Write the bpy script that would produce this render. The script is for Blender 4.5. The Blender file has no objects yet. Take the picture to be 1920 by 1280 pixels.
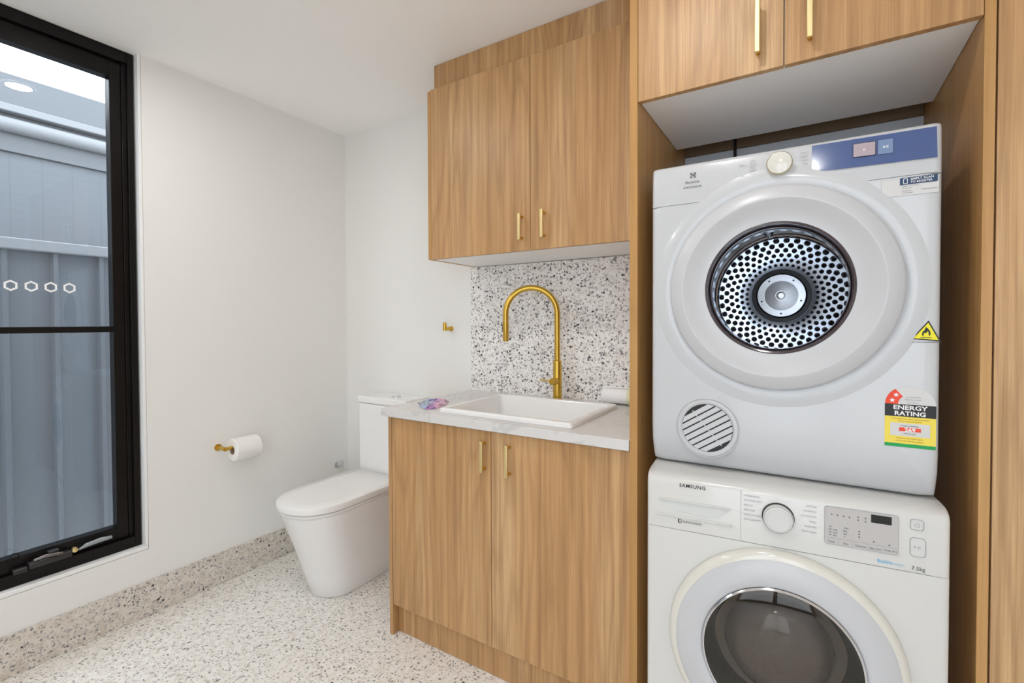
import bpy, bmesh, math, random
from mathutils import Vector, Matrix
random.seed(7)
S = bpy.context.scene
COL = S.collection
PI = math.pi

# ------------------------------------------------------------------ camera
cam_d = bpy.data.cameras.new('camera')
cam = bpy.data.objects.new('camera', cam_d); COL.objects.link(cam)
YAW, PITCH, ROLL, FPX, PPY = .5596, -.0179, -.0038, 889.05, 620.87
fw = Vector((-math.sin(YAW)*math.cos(PITCH), math.cos(YAW)*math.cos(PITCH), math.sin(PITCH)))
rt = Vector((math.cos(YAW), math.sin(YAW), 0)); up = rt.cross(fw)
r2 = rt*math.cos(ROLL)+up*math.sin(ROLL); u2 = -rt*math.sin(ROLL)+up*math.cos(ROLL)
cam.matrix_world = Matrix(((r2.x,u2.x,-fw.x,2.3886),(r2.y,u2.y,-fw.y,-1.9154),(r2.z,u2.z,-fw.z,1.2442),(0,0,0,1)))
cam_d.sensor_width = 36; cam_d.lens = FPX/1920*36; cam_d.shift_y = -(640-PPY)/1920
cam_d.clip_start = .02; cam_d.clip_end = 200
S.camera = cam

# ------------------------------------------------------------------ world, exposure
H = 2.377
w = bpy.data.worlds.new('sky'); S.world = w; w.use_nodes = True
bg = w.node_tree.nodes['Background']
bg.inputs[0].default_value = (.955, .975, 1.0, 1); bg.inputs[1].default_value = 4.2
S.view_settings.view_transform = 'Standard'; S.view_settings.look = 'None'
S.view_settings.exposure = 0.0; S.view_settings.gamma = 1; S.view_settings.use_curve_mapping = False
S.cycles.max_bounces = 16; S.cycles.diffuse_bounces = 12; S.cycles.glossy_bounces = 6
LAMP_STRENGTH = 230.0
LAMP_COLOR = (1.0, .975, .945, 1)

# ------------------------------------------------------------------ materials
def new_mat(name):
    m = bpy.data.materials.new(name); m.use_nodes = True
    nt = m.node_tree; b = nt.nodes['Principled BSDF']
    return m, nt, b
def plain(name, col, rough=.5, metal=0, coat=0, bump=0, bscale=200, spec=.5):
    m, nt, b = new_mat(name)
    b.inputs['Base Color'].default_value = (*col, 1); b.inputs['Roughness'].default_value = rough
    b.inputs['Metallic'].default_value = metal; b.inputs['Coat Weight'].default_value = coat
    b.inputs['Coat Roughness'].default_value = .08; b.inputs['Specular IOR Level'].default_value = spec
    tc = nt.nodes.new('ShaderNodeTexCoord'); n = nt.nodes.new('ShaderNodeTexNoise')
    n.inputs['Scale'].default_value = bscale; nt.links.new(tc.outputs['Object'], n.inputs['Vector'])
    if bump:
        bp = nt.nodes.new('ShaderNodeBump'); bp.inputs['Strength'].default_value = bump
        bp.inputs['Distance'].default_value = .001
        nt.links.new(n.outputs['Fac'], bp.inputs['Height']); nt.links.new(bp.outputs[0], b.inputs['Normal'])
    else:
        mr = nt.nodes.new('ShaderNodeMapRange'); mr.inputs['To Min'].default_value = rough*.94; mr.inputs['To Max'].default_value = min(1, rough*1.06)
        nt.links.new(n.outputs['Fac'], mr.inputs['Value']); nt.links.new(mr.outputs[0], b.inputs['Roughness'])
    return m
def ramp(nt, fac, stops, interp='LINEAR'):
    r = nt.nodes.new('ShaderNodeValToRGB'); r.color_ramp.interpolation = interp
    els = r.color_ramp.elements
    while len(els) < len(stops): els.new(.5)
    for e, (p, c) in zip(els, stops): e.position = p; e.color = (*c, 1)
    nt.links.new(fac, r.inputs[0]); return r.outputs['Color']
def mix(nt, fac, a, b, mode='MIX'):
    n = nt.nodes.new('ShaderNodeMix'); n.data_type = 'RGBA'; n.blend_type = mode
    for s, v in ((n.inputs[0], fac), (n.inputs[6], a), (n.inputs[7], b)):
        if hasattr(v, 'is_linked'): nt.links.new(v, s)
        elif isinstance(v, (int, float)): s.default_value = v
        else: s.default_value = (*v, 1)
    return n.outputs[2]
def math_(nt, op, a, b=None, c=None):
    n = nt.nodes.new('ShaderNodeMath'); n.operation = op
    for i, v in enumerate((a, b, c)):
        if v is None: continue
        if hasattr(v, 'is_linked'): nt.links.new(v, n.inputs[i])
        else: n.inputs[i].default_value = v
    return n.outputs[0]

def wood_mat(name, base=(.57,.330,.145), dark=(.25,.120,.040), light=(.64,.41,.21), rough=.42):
    m, nt, b = new_mat(name)
    tc = nt.nodes.new('ShaderNodeTexCoord'); oi = nt.nodes.new('ShaderNodeObjectInfo')
    sc = math_(nt, 'MULTIPLY', oi.outputs['Random'], 13.7)
    cx = nt.nodes.new('ShaderNodeCombineXYZ'); nt.links.new(sc, cx.inputs[0]); nt.links.new(sc, cx.inputs[2])
    va = nt.nodes.new('ShaderNodeVectorMath'); va.operation = 'ADD'
    nt.links.new(tc.outputs['Object'], va.inputs[0]); nt.links.new(cx.outputs[0], va.inputs[1])
    def noise(sx, sz, detail=4, rough_=.55, dist=0):
        mp = nt.nodes.new('ShaderNodeMapping'); mp.inputs['Scale'].default_value = (sx, sx, sz)
        nt.links.new(va.outputs[0], mp.inputs['Vector'])
        n = nt.nodes.new('ShaderNodeTexNoise'); n.inputs['Scale'].default_value = 1
        n.inputs['Detail'].default_value = detail; n.inputs['Roughness'].default_value = rough_
        n.inputs['Distortion'].default_value = dist
        nt.links.new(mp.outputs[0], n.inputs['Vector']); return n.outputs['Fac']
    broad = noise(9, .35, 3, .5, .4)
    mid = noise(55, 1.1, 4, .6, .3)
    fine = noise(330, 5.5, 3, .6)
    # cathedral figure: bands of a warped field
    fld = noise(5.0, .55, 2, .4, .2)
    band = math_(nt, 'SINE', math_(nt, 'MULTIPLY', fld, 75))
    band = math_(nt, 'MULTIPLY_ADD', band, .5, .5)
    c = ramp(nt, broad, [(.3, tuple(.85*x+.15*y for x, y in zip(base, dark))), (.5, base), (.7, light)])
    c = mix(nt, math_(nt, 'MULTIPLY', math_(nt, 'POWER', band, 3.0), .28), c, dark)
    c = mix(nt, ramp(nt, mid, [(.42, (0,0,0)), (.73, (.62,.62,.62))]), c, dark)
    c = mix(nt, ramp(nt, fine, [(.45, (0,0,0)), (.75, (.45,.45,.45))]), c, dark)
    c = mix(nt, ramp(nt, mid, [(.25, (.4,.4,.4)), (.42, (0,0,0))]), c, light)
    nt.links.new(c, b.inputs['Base Color']); b.inputs['Roughness'].default_value = rough
    bp = nt.nodes.new('ShaderNodeBump'); bp.inputs['Strength'].default_value = .12; bp.inputs['Distance'].default_value = .0006
    nt.links.new(fine, bp.inputs['Height']); nt.links.new(bp.outputs[0], b.inputs['Normal'])
    return m

def terrazzo(name, layers, base=(.80,.77,.73), tint=(.70,.64,.57), rough=.35):
    """layers: (voronoi scale, chance, size, [chip colours])"""
    m, nt, b = new_mat(name)
    tc = nt.nodes.new('ShaderNodeTexCoord')
    nz = nt.nodes.new('ShaderNodeTexNoise'); nz.inputs['Scale'].default_value = 110; nz.inputs['Detail'].default_value = 2
    nt.links.new(tc.outputs['Object'], nz.inputs['Vector'])
    sub = nt.nodes.new('ShaderNodeVectorMath'); sub.operation = 'SUBTRACT'; sub.inputs[1].default_value = (.5,.5,.5)
    nt.links.new(nz.outputs['Color'], sub.inputs[0])
    scl = nt.nodes.new('ShaderNodeVectorMath'); scl.operation = 'SCALE'; scl.inputs['Scale'].default_value = .012
    nt.links.new(sub.outputs[0], scl.inputs[0])
    add = nt.nodes.new('ShaderNodeVectorMath'); nt.links.new(tc.outputs['Object'], add.inputs[0]); nt.links.new(scl.outputs[0], add.inputs[1])
    big = nt.nodes.new('ShaderNodeTexNoise'); big.inputs['Scale'].default_value = 45; big.inputs['Detail'].default_value = 3
    nt.links.new(tc.outputs['Object'], big.inputs['Vector'])
    c = ramp(nt, big.outputs['Fac'], [(.40, base), (.68, tint)])
    for k, (sc, chance, size, cols) in enumerate(layers):
        off = nt.nodes.new('ShaderNodeVectorMath'); off.operation = 'ADD'; off.inputs[1].default_value = (k*3.1, k*1.7, k*2.3)
        nt.links.new(add.outputs[0], off.inputs[0])
        v = nt.nodes.new('ShaderNodeTexVoronoi'); v.feature = 'F1'; v.inputs['Scale'].default_value = sc
        nt.links.new(off.outputs[0], v.inputs['Vector'])
        sep = nt.nodes.new('ShaderNodeSeparateColor'); nt.links.new(v.outputs['Color'], sep.inputs[0])
        thr = math_(nt, 'MULTIPLY_ADD', sep.outputs[1], size*.7, size*.55)
        inside = math_(nt, 'LESS_THAN', v.outputs['Distance'], thr)
        on = math_(nt, 'LESS_THAN', sep.outputs[0], chance)
        fac = math_(nt, 'MULTIPLY', inside, on)
        chip = ramp(nt, sep.outputs[2], [((i)/len(cols), cc) for i, cc in enumerate(cols)], 'CONSTANT')
        c = mix(nt, fac, c, chip)
    nt.links.new(c, b.inputs['Base Color']); b.inputs['Roughness'].default_value = rough
    return m

M = {}
M['wall'] = plain('wall_paint', (.815,.815,.80), .75, bump=.05, bscale=350)
M['ceil'] = plain('ceiling_paint', (.93,.93,.92), .85, bump=.04, bscale=300)
M['trimwhite'] = plain('white_trim_paint', (.86,.87,.88), .4)
M['wood'] = wood_mat('oak_laminate')
M['edge'] = wood_mat('oak_edge_band', base=(.52,.285,.095), dark=(.38,.19,.055), light=(.58,.34,.13))
dk=[(.02,.02,.022),(.05,.05,.06),(.16,.15,.16),(.30,.28,.27),(.42,.36,.31)]
gr=[(.30,.29,.29),(.42,.40,.38),(.50,.46,.43),(.22,.22,.24)]
M['floor'] = terrazzo('terrazzo_floor', [(110,.45,.40,gr+[(.56,.50,.45)]),(75,.15,.34,dk[1:]),(140,.3,.42,[(.60,.57,.53),(.50,.48,.46)])], base=(.86,.85,.82), tint=(.76,.71,.65))
M['skirt'] = terrazzo('terrazzo_skirting', [(110,.5,.45,gr+[(.50,.44,.38)]),(62,.22,.36,dk),(140,.3,.42,[(.50,.47,.43)])], base=(.72,.68,.62), tint=(.60,.54,.47))
M['splash'] = terrazzo('terrazzo_splashback', [(95,.5,.44,gr),(60,.32,.37,[dk[0],dk[0],dk[1],dk[2]]),(130,.45,.42,[(.45,.43,.42),(.55,.53,.52),(.36,.35,.36)])], base=(.90,.885,.87), tint=(.78,.75,.72))
M['appl'] = plain('white_enamel', (.55,.56,.58), .22, coat=.3)
M['appl2'] = plain('warm_white_enamel', (.65,.645,.625), .25, coat=.3)
M['plast'] = plain('white_plastic', (.55,.555,.575), .32)
M['plast2'] = plain('grey_white_plastic', (.63,.63,.62), .35)
M['cream'] = plain('cream_gloss_plastic', (.68,.66,.60), .15, coat=.5)
M['toiletplast'] = plain('white_gloss_seat_plastic', (.83,.83,.82), .18, coat=.3)
M['ceramic'] = plain('white_ceramic', (.84,.84,.84), .12, coat=.5)
M['melamine'] = plain('white_melamine', (.90,.89,.88), .4)
M['brass'] = plain('brushed_brass', (.66,.43,.08), .32, metal=1, bump=.1, bscale=500)
M['palebrass'] = plain('satin_pale_brass', (.80,.66,.34), .38, metal=1)
M['black'] = plain('black_aluminium', (.006,.005,.005), .30, spec=.22)
M['darkplast'] = plain('black_plastic', (.02,.018,.018), .35)
M['chrome'] = plain('chrome', (.75,.75,.77), .12, metal=1)
M['steel'] = plain('stainless_steel', (.55,.56,.58), .28, metal=1)
M['darksteel'] = plain('dark_drum_steel', (.22,.19,.18), .25, metal=1)
M['drumwall'] = plain('drum_wall_brown_reflection', (.050,.030,.030), .14, coat=.6)  # brown reflection on the steel drum wall put into its colour
M['bronze'] = plain('brown_door_gasket', (.045,.026,.028), .12, coat=.8)
M['rubber'] = plain('grey_rubber_gasket', (.06,.065,.065), .4)
M['paper'] = plain('tissue_paper', (.86,.85,.84), .95, bump=.3, bscale=150)
M['towel'] = plain('white_towel_terry', (.93,.93,.94), 1, bump=.8, bscale=700)
M['navy'] = plain('navy_gloss_panel', (.045,.085,.24), .12, coat=.6)
M['ink'] = plain('grey_ink', (.16,.16,.17), .6)
M['paleink'] = plain('pale_grey_ink', (.42,.43,.44), .6)
M['blackink'] = plain('black_ink', (.012,.012,.013), .5)
M['blueink'] = plain('blue_ink', (.18,.48,.72), .5)
M['white'] = plain('white_print', (.82,.82,.82), .5)
M['red'] = plain('red_print', (.80,.06,.02), .5)
M['yellow'] = plain('yellow_print', (.82,.66,.08), .5)
M['warnyellow'] = plain('warning_yellow_print', (.80,.72,.0), .4)
M['orange'] = plain('dull_orange_print', (.50,.26,.04), .6)
M['green'] = plain('green_print', (.0,.32,.07), .5)
M['labelnavy'] = plain('dark_blue_print', (.015,.05,.12), .5)
M['labelwhite'] = plain('label_paper', (.62,.615,.61), .45)
M['screen'] = plain('grey_display_panel', (.50,.48,.47), .3)
M['lcd'] = plain('black_lcd', (.008,.008,.006), .15)
M['lcdpink'] = plain('pinkish_lcd_window', (.42,.34,.38), .2)
M['groove'] = plain('panel_gap_shadow_line', (.5,.5,.5), .7)
M['fence'] = plain('blue_grey_steel_sheet', (.14,.162,.185), .3)
M['rail'] = plain('pale_steel_rail', (.27,.29,.31), .4)
M['roofgrey'] = plain('zinc_roof', (.11,.12,.13), .45)
M['eave'] = plain('mid_grey_fascia', (.15,.165,.18), .5)
M['gutter'] = plain('pale_gutter', (.26,.275,.29), .35)
M['ground'] = plain('pale_outside_paving', (.78,.765,.74), .95, bump=1, bscale=60)
M['hexring'] = plain('pale_hexagon', (.88,.90,.92), .6)
M['brickwall'] = plain('outside_render', (.5,.5,.5), .9)

def quartz():
    m, nt, b = new_mat('white_marble_quartz')
    tc = nt.nodes.new('ShaderNodeTexCoord')
    n = nt.nodes.new('ShaderNodeTexNoise'); n.inputs['Scale'].default_value = 5; n.inputs['Detail'].default_value = 8; n.inputs['Distortion'].default_value = 1.2
    nt.links.new(tc.outputs['Object'], n.inputs['Vector'])
    c = ramp(nt, n.outputs['Fac'], [(.0,(.68,.66,.64)),(.46,(.66,.645,.63)),(.5,(.55,.54,.54)),(.54,(.67,.655,.645)),(1,(.64,.62,.61))])
    nt.links.new(c, b.inputs['Base Color']); b.inputs['Roughness'].default_value = .3
    return m
M['quartz'] = quartz()

def cladding():
    m, nt, b = new_mat('pale_blue_weatherboard')
    tc = nt.nodes.new('ShaderNodeTexCoord'); s = nt.nodes.new('ShaderNodeSeparateXYZ'); nt.links.new(tc.outputs['Object'], s.inputs[0])
    fz = math_(nt, 'FRACT', math_(nt, 'MULTIPLY', s.outputs[2], 18))
    fy = math_(nt, 'FRACT', math_(nt, 'MULTIPLY', math_(nt, 'ADD', s.outputs[1], 5.0), 6.6))
    l1 = math_(nt, 'LESS_THAN', fz, .14); l2 = math_(nt, 'LESS_THAN', fy, .05)
    fac = math_(nt, 'MULTIPLY', math_(nt, 'MAXIMUM', math_(nt, 'MULTIPLY', l1, .5), l2), .30)
    nt.links.new(mix(nt, fac, (.17,.19,.21), (.11,.125,.145)), b.inputs['Base Color']); b.inputs['Roughness'].default_value = .7
    return m
M['clad'] = cladding()

def pane_glass(name, tint=(.93,.97,1.0), ior=1.5, rough=0.0, gloss=1.0):
    m, nt, b = new_mat(name); nt.nodes.remove(b)
    out = nt.nodes['Material Output']
    t = nt.nodes.new('ShaderNodeBsdfTransparent'); t.inputs[0].default_value = (*tint, 1)
    g = nt.nodes.new('ShaderNodeBsdfGlossy'); g.inputs['Roughness'].default_value = rough
    f = nt.nodes.new('ShaderNodeFresnel'); f.inputs['IOR'].default_value = ior
    geo = nt.nodes.new('ShaderNodeNewGeometry')
    x = nt.nodes.new('ShaderNodeMixShader')
    fac = math_(nt, 'MULTIPLY', f.outputs[0], gloss)
    fac = math_(nt, 'MULTIPLY', fac, math_(nt, 'SUBTRACT', 1.0, geo.outputs['Backfacing']))
    nt.links.new(fac, x.inputs[0]); nt.links.new(t.outputs[0], x.inputs[1]); nt.links.new(g.outputs[0], x.inputs[2])
    nt.links.new(x.outputs[0], out.inputs[0]); return m
M['glass'] = pane_glass('window_glass', (.84,.90,.96), 1.7)
M['doorglass'] = pane_glass('clear_door_glass', (.90,.91,.93), 1.45, gloss=.75)
M['smokeglass'] = pane_glass('smoked_door_glass', (.62,.60,.57), 1.6)

def drum_perf():
    """perforated dished drum back: polar rows of punched holes"""
    m, nt, b = new_mat('perforated_drum_steel')
    tc = nt.nodes.new('ShaderNodeTexCoord'); s = nt.nodes.new('ShaderNodeSeparateXYZ'); nt.links.new(tc.outputs['Object'], s.inputs[0])
    x, z = s.outputs[0], s.outputs[2]
    r = math_(nt, 'SQRT', math_(nt, 'ADD', math_(nt, 'MULTIPLY', x, x), math_(nt, 'MULTIPLY', z, z)))
    th = math_(nt, 'ARCTAN2', z, x)
    rn = math_(nt, 'MULTIPLY', r, 1/.0148)
    ri = math_(nt, 'FLOOR', rn); rf = math_(nt, 'SUBTRACT', math_(nt, 'FRACT', rn), .5)
    odd = math_(nt, 'MULTIPLY', math_(nt, 'MODULO', ri, 2.0), .5)
    a = math_(nt, 'ADD', math_(nt, 'MULTIPLY', th, 38/(2*PI)), odd)
    af = math_(nt, 'SUBTRACT', math_(nt, 'FRACT', math_(nt, 'ADD', a, 100.0)), .5)
    du = math_(nt, 'MULTIPLY', math_(nt, 'MULTIPLY', af, r), 2*PI/38)
    dv = math_(nt, 'MULTIPLY', rf, .0148)
    d = math_(nt, 'SQRT', math_(nt, 'ADD', math_(nt, 'MULTIPLY', du, du), math_(nt, 'MULTIPLY', dv, dv)))
    rad = math_(nt, 'MULTIPLY', r, .027)
    hole = math_(nt, 'LESS_THAN', d, rad)
    gate = math_(nt, 'MULTIPLY', math_(nt, 'GREATER_THAN', r, .086), math_(nt, 'LESS_THAN', r, .181))
    hole = math_(nt, 'MULTIPLY', hole, gate)
    nt.links.new(mix(nt, hole, (.70,.78,.90), (.045,.045,.06)), b.inputs['Base Color'])
    nt.links.new(math_(nt, 'SUBTRACT', .93, math_(nt, 'MULTIPLY', hole, .9)), b.inputs['Metallic'])
    b.inputs['Roughness'].default_value = .26
    # each hole sits in a pressed dimple
    hgt = math_(nt, 'MINIMUM', math_(nt, 'DIVIDE', d, rad), 1.9)
    hgt = math_(nt, 'MULTIPLY', hgt, gate)
    bp = nt.nodes.new('ShaderNodeBump'); bp.inputs['Strength'].default_value = 1.0; bp.inputs['Distance'].default_value = .0022
    nt.links.new(hgt, bp.inputs['Height']); nt.links.new(bp.outputs[0], b.inputs['Normal'])
    return m
M['perf'] = drum_perf()

def packet_mat():
    m, nt, b = new_mat('iridescent_wrapper')
    tc = nt.nodes.new('ShaderNodeTexCoord')
    n = nt.nodes.new('ShaderNodeTexNoise'); n.inputs['Scale'].default_value = 22; n.inputs['Detail'].default_value = 1
    nt.links.new(tc.outputs['Object'], n.inputs['Vector'])
    s = nt.nodes.new('ShaderNodeSeparateXYZ'); nt.links.new(tc.outputs['Object'], s.inputs[0])
    f = math_(nt, 'ADD', math_(nt, 'MULTIPLY', math_(nt, 'ADD', s.outputs[0], math_(nt, 'MULTIPLY', s.outputs[1], .7)), 5.0), n.outputs['Fac'])
    c = ramp(nt, f, [(.15,(.12,.16,.24)),(.25,(.30,.48,.56)),(.38,(.32,.38,.66)),(.45,(.07,.02,.12)),(.52,(.25,.06,.38)),(.60,(.62,.30,.60)),(.75,(.70,.26,.42)),(.88,(.18,.06,.12))])
    nt.links.new(c, b.inputs['Base Color']); b.inputs['Roughness'].default_value = .25; b.inputs['Coat Weight'].default_value = .5
    return m
M['packet'] = packet_mat()

def lamp_mat():
    m, nt, b = new_mat('lit_downlight_lens')
    b.inputs['Emission Color'].default_value = LAMP_COLOR; b.inputs['Emission Strength'].default_value = LAMP_STRENGTH
    b.inputs['Base Color'].default_value = (.9,.9,.9,1); return m
M['lamp'] = lamp_mat()

# ------------------------------------------------------------------ mesh helpers
def finish(name, bm, mat, parent=None, loc=(0,0,0), smooth=30, bevel=0, seg=2):
    bmesh.ops.recalc_face_normals(bm, faces=bm.faces[:]) if name not in NOFLIP else None
    me = bpy.data.meshes.new(name); bm.to_mesh(me); bm.free()
    return link(name, me, mat, parent, loc, smooth, bevel, seg)
NOFLIP = set()
def link(name, me, mat, parent, loc, smooth, bevel, seg):
    me.materials.append(mat)
    if smooth:
        for p in me.polygons: p.use_smooth = True
        me.set_sharp_from_angle(angle=math.radians(smooth))
    o = bpy.data.objects.new(name, me); COL.objects.link(o); o.location = loc
    if parent is not None: o.parent = parent
    if bevel:
        b = o.modifiers.new('bevel', 'BEVEL'); b.width = bevel; b.segments = seg; b.limit_method = 'ANGLE'
        b.angle_limit = math.radians(40); b.harden_normals = False
    return o
def B(bm, x0, x1, y0, y1, z0, z1):
    r = bmesh.ops.create_cube(bm, size=1)
    for v in r['verts']:
        v.co = Vector(((x0+x1)/2+v.co.x*(x1-x0), (y0+y1)/2+v.co.y*(y1-y0), (z0+z1)/2+v.co.z*(z1-z0)))
    return r['verts']
def box(name, x0, x1, y0, y1, z0, z1, mat, parent=None, bevel=.001, seg=2):
    bm = bmesh.new(); B(bm, x0, x1, y0, y1, z0, z1)
    return finish(name, bm, mat, parent, bevel=bevel, seg=seg)
def boxes(name, lst, mat, parent=None, bevel=.0008):
    bm = bmesh.new()
    for b in lst: B(bm, *b)
    return finish(name, bm, mat, parent, bevel=bevel)
def Lathe(bm, prof, axis='Y', c=(0,0,0), n=64, cap0=False, cap1=False):
    """prof: (radius, offset along axis)"""
    rings = []
    for r, t in prof:
        ring = []
        for i in range(n):
            a = 2*PI*i/n; u, v = r*math.cos(a), r*math.sin(a)
            p = {'Y': (u, t, v), 'Z': (u, v, t), 'X': (t, u, v)}[axis]
            ring.append(bm.verts.new(Vector(p)+Vector(c)))
        rings.append(ring)
    for a, b in zip(rings, rings[1:]):
        for i in range(n): bm.faces.new((a[i], a[(i+1) % n], b[(i+1) % n], b[i]))
    if cap0: bm.faces.new(rings[0])
    if cap1: bm.faces.new(rings[-1])
    return rings
def lathe(name, prof, mat, parent=None, axis='Y', c=(0,0,0), n=64, cap0=False, cap1=False, loc=(0,0,0), smooth=35):
    bm = bmesh.new(); Lathe(bm, prof, axis, c, n, cap0, cap1)
    return finish(name, bm, mat, parent, loc=loc, smooth=smooth)
def Tube(bm, pts, rad, n=16, caps=True):
    pts = [Vector(p) for p in pts]; rings = []; prev = None
    for i, p in enumerate(pts):
        t = (pts[min(i+1, len(pts)-1)]-pts[max(i-1, 0)]).normalized()
        if prev is None:
            a = Vector((0,0,1)) if abs(t.z) < .9 else Vector((1,0,0)); u = t.cross(a).normalized()
        else: u = (prev - t*prev.dot(t)).normalized()
        prev = u; v = t.cross(u); rr = rad[i] if isinstance(rad, (list, tuple)) else rad
        rings.append([bm.verts.new(p+u*rr*math.cos(2*PI*k/n)+v*rr*math.sin(2*PI*k/n)) for k in range(n)])
    for a, b in zip(rings, rings[1:]):
        for i in range(n): bm.faces.new((a[i], a[(i+1) % n], b[(i+1) % n], b[i]))
    if caps: bm.faces.new(rings[0]); bm.faces.new(rings[-1][::-1])
def tube(name, pts, rad, mat, parent=None, n=16, bevel=0):
    bm = bmesh.new(); Tube(bm, pts, rad, n); return finish(name, bm, mat, parent, smooth=40, bevel=bevel)
def Poly(bm, pts, y0, y1):
    """outline in x-z, extruded from y0 to y1"""
    a = [bm.verts.new((x, y0, z)) for x, z in pts]; b = [bm.verts.new((x, y1, z)) for x, z in pts]
    bm.faces.new(a); bm.faces.new(b[::-1]); n = len(pts)
    for i in range(n): bm.faces.new((a[i], b[i], b[(i+1) % n], a[(i+1) % n]))
def poly(name, pts, y0, y1, mat, parent=None, bevel=0):
    bm = bmesh.new(); Poly(bm, pts, y0, y1); return finish(name, bm, mat, parent, bevel=bevel, smooth=25)
def rrect(x0, x1, z0, z1, r, n=5):
    out = []
    for cx, cz, a0 in ((x1-r, z1-r, 0), (x0+r, z1-r, 90), (x0+r, z0+r, 180), (x1-r, z0+r, 270)):
        for i in range(n+1):
            a = math.radians(a0+90*i/n); out.append((cx+r*math.cos(a), cz+r*math.sin(a)))
    return out
def outline(name, pts, wdt, y0, y1, mat, parent):
    """closed frame line: inset band of an outline"""
    bm = bmesh.new(); n = len(pts); c = Vector((sum(p[0] for p in pts)/n, sum(p[1] for p in pts)/n))
    P = [Vector(p) for p in pts]; Q = []
    for i in range(n):
        t = (P[(i+1) % n]-P[i-1]).normalized(); nn = Vector((-t.y, t.x))
        if nn.dot(c-P[i]) < 0: nn = -nn
        Q.append(P[i]+nn*wdt)
    for i in range(n):
        j = (i+1) % n
        q = [P[i], P[j], Q[j], Q[i]]
        a = [bm.verts.new((p.x, y0, p.y)) for p in q]; b = [bm.verts.new((p.x, y1, p.y)) for p in q]
        bm.faces.new(a); bm.faces.new(b[::-1])
        for k in range(4): bm.faces.new((a[k], b[k], b[(k+1) % 4], a[(k+1) % 4]))
    return finish(name, bm, mat, parent)
def lettering(name, items, mat, parent, y, bold=0.0, depth=.0002):
    """items: (string, cap size, x, z, align, width stretch)"""
    bm = bmesh.new()
    for it in items:
        s, size, x, z, al = it[:5]; sx = it[5] if len(it) > 5 else 1
        cu = bpy.data.curves.new('t', 'FONT'); cu.body = s; cu.size = size*1.38; cu.align_x = al
        cu.extrude = depth; cu.offset = bold*size; cu.resolution_u = 2
        if len(it) > 6: cu.space_character = it[6]
        ob = bpy.data.objects.new('t', cu); COL.objects.link(ob)
        dg = bpy.context.evaluated_depsgraph_get(); dg.update()
        me = bpy.data.meshes.new_from_object(ob.evaluated_get(dg))
        me.transform(Matrix.Translation((x, y, z)) @ Matrix.Rotation(PI/2, 4, 'X') @ Matrix.Diagonal((sx, 1, 1, 1)))
        bm.from_mesh(me); bpy.data.objects.remove(ob); bpy.data.curves.remove(cu); bpy.data.meshes.remove(me)
    return finish(name, bm, mat, parent, smooth=0)
def thing(name, label, cat, loc=(0,0,0), rotz=0, group=None):
    o = bpy.data.objects.new(name, None); COL.objects.link(o); o.location = loc; o.rotation_euler = (0,0,rotz)
    o.empty_display_size = .1; return tag(o, label, cat, group)
def tag(o, label, cat, group=None):
    o['label'] = label; o['category'] = cat
    if group: o['group'] = group
    return o
def struct(o, label=None, cat=None):
    o['kind'] = 'structure'
    if label: o['label'] = label
    if cat: o['category'] = cat
    return o

# ------------------------------------------------------------------ room shell
XR_, YF = 3.34, -3.10      # right wall, wall behind the viewer
WY0, WY1, WZ = -1.98, -1.036, .283   # window opening in the left wall
struct(box('floor', -.12, XR_+.1, YF-.1, .1, -.12, 0, M['floor'], bevel=0), 'white terrazzo floor with fine grey and dark chips', 'floor')
struct(box('ceiling', -.12, XR_+.1, YF-.1, .1, H, H+.1, M['ceil'], bevel=0), 'flat white painted ceiling', 'ceiling')
struct(box('wall_back', -.12, XR_+.1, 0, .1, 0, H, M['wall'], bevel=0), 'white painted wall behind the toilet and cabinets', 'wall')
struct(boxes('wall_left', [(-.12,0,WY1,0,0,H),(-.12,0,WY0,WY1,0,WZ),(-.12,0,YF,WY0,0,H)], M['wall'], bevel=0), 'white painted wall with the tall black window', 'wall')
struct(box('wall_right', XR_, XR_+.1, YF, 0, 0, H, M['wall'], bevel=0), 'white painted wall right of the tall cupboard', 'wall')
GX0, GX1, GZT = 1.95, 3.25, 2.26
struct(boxes('wall_front', [(-.12,GX0,YF-.1,YF,0,H),(GX1,XR_+.1,YF-.1,YF,0,H),(GX0,GX1,YF-.1,YF,GZT,H)], M['wall'], bevel=0), 'white painted wall opposite the cabinets', 'wall')
struct(box('baseboard_left', 0, .010, YF, 0, 0, .15, M['skirt'], bevel=.001), 'terrazzo tile skirting under the window wall', 'skirting')
struct(box('baseboard_back', .010, .972, -.010, 0, 0, .15, M['skirt'], bevel=.001), 'terrazzo tile skirting behind the toilet', 'skirting')

# ------------------------------------------------------------------ window
win = bpy.data.objects.new('window_1', None); COL.objects.link(win); win.location = (-.03, -1.5, .30)
struct(win, 'tall black framed awning window reaching the ceiling', 'window')
def wp(name, x0,x1,y0,y1,z0,z1,mat,bevel=.0015): return box(name, x0+.03,x1+.03,y0+1.5,y1+1.5,z0-.30,z1-.30,mat,win,bevel)
def wboxes(name, lst, mat, bevel=.0015): return boxes(name, [(a+.03,b+.03,c+1.5,d+1.5,e-.3,f-.3) for a,b,c,d,e,f in lst], mat, win, bevel)
FT = H-.001; fr0, fr1, fz = WY0+.008, -1.052, .307
sl = wp('window_sill', -.035,-.0005, WY0+.001,WY1-.001, WZ+.001,.300, M['trimwhite'], .003)
wboxes('window_reveal', [(-.119,-.0005,WY1-.012,WY1-.001,.301,FT),(-.119,-.0005,WY0+.001,WY0+.007,.301,FT)], M['trimwhite'], .001)
W = .050
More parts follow.
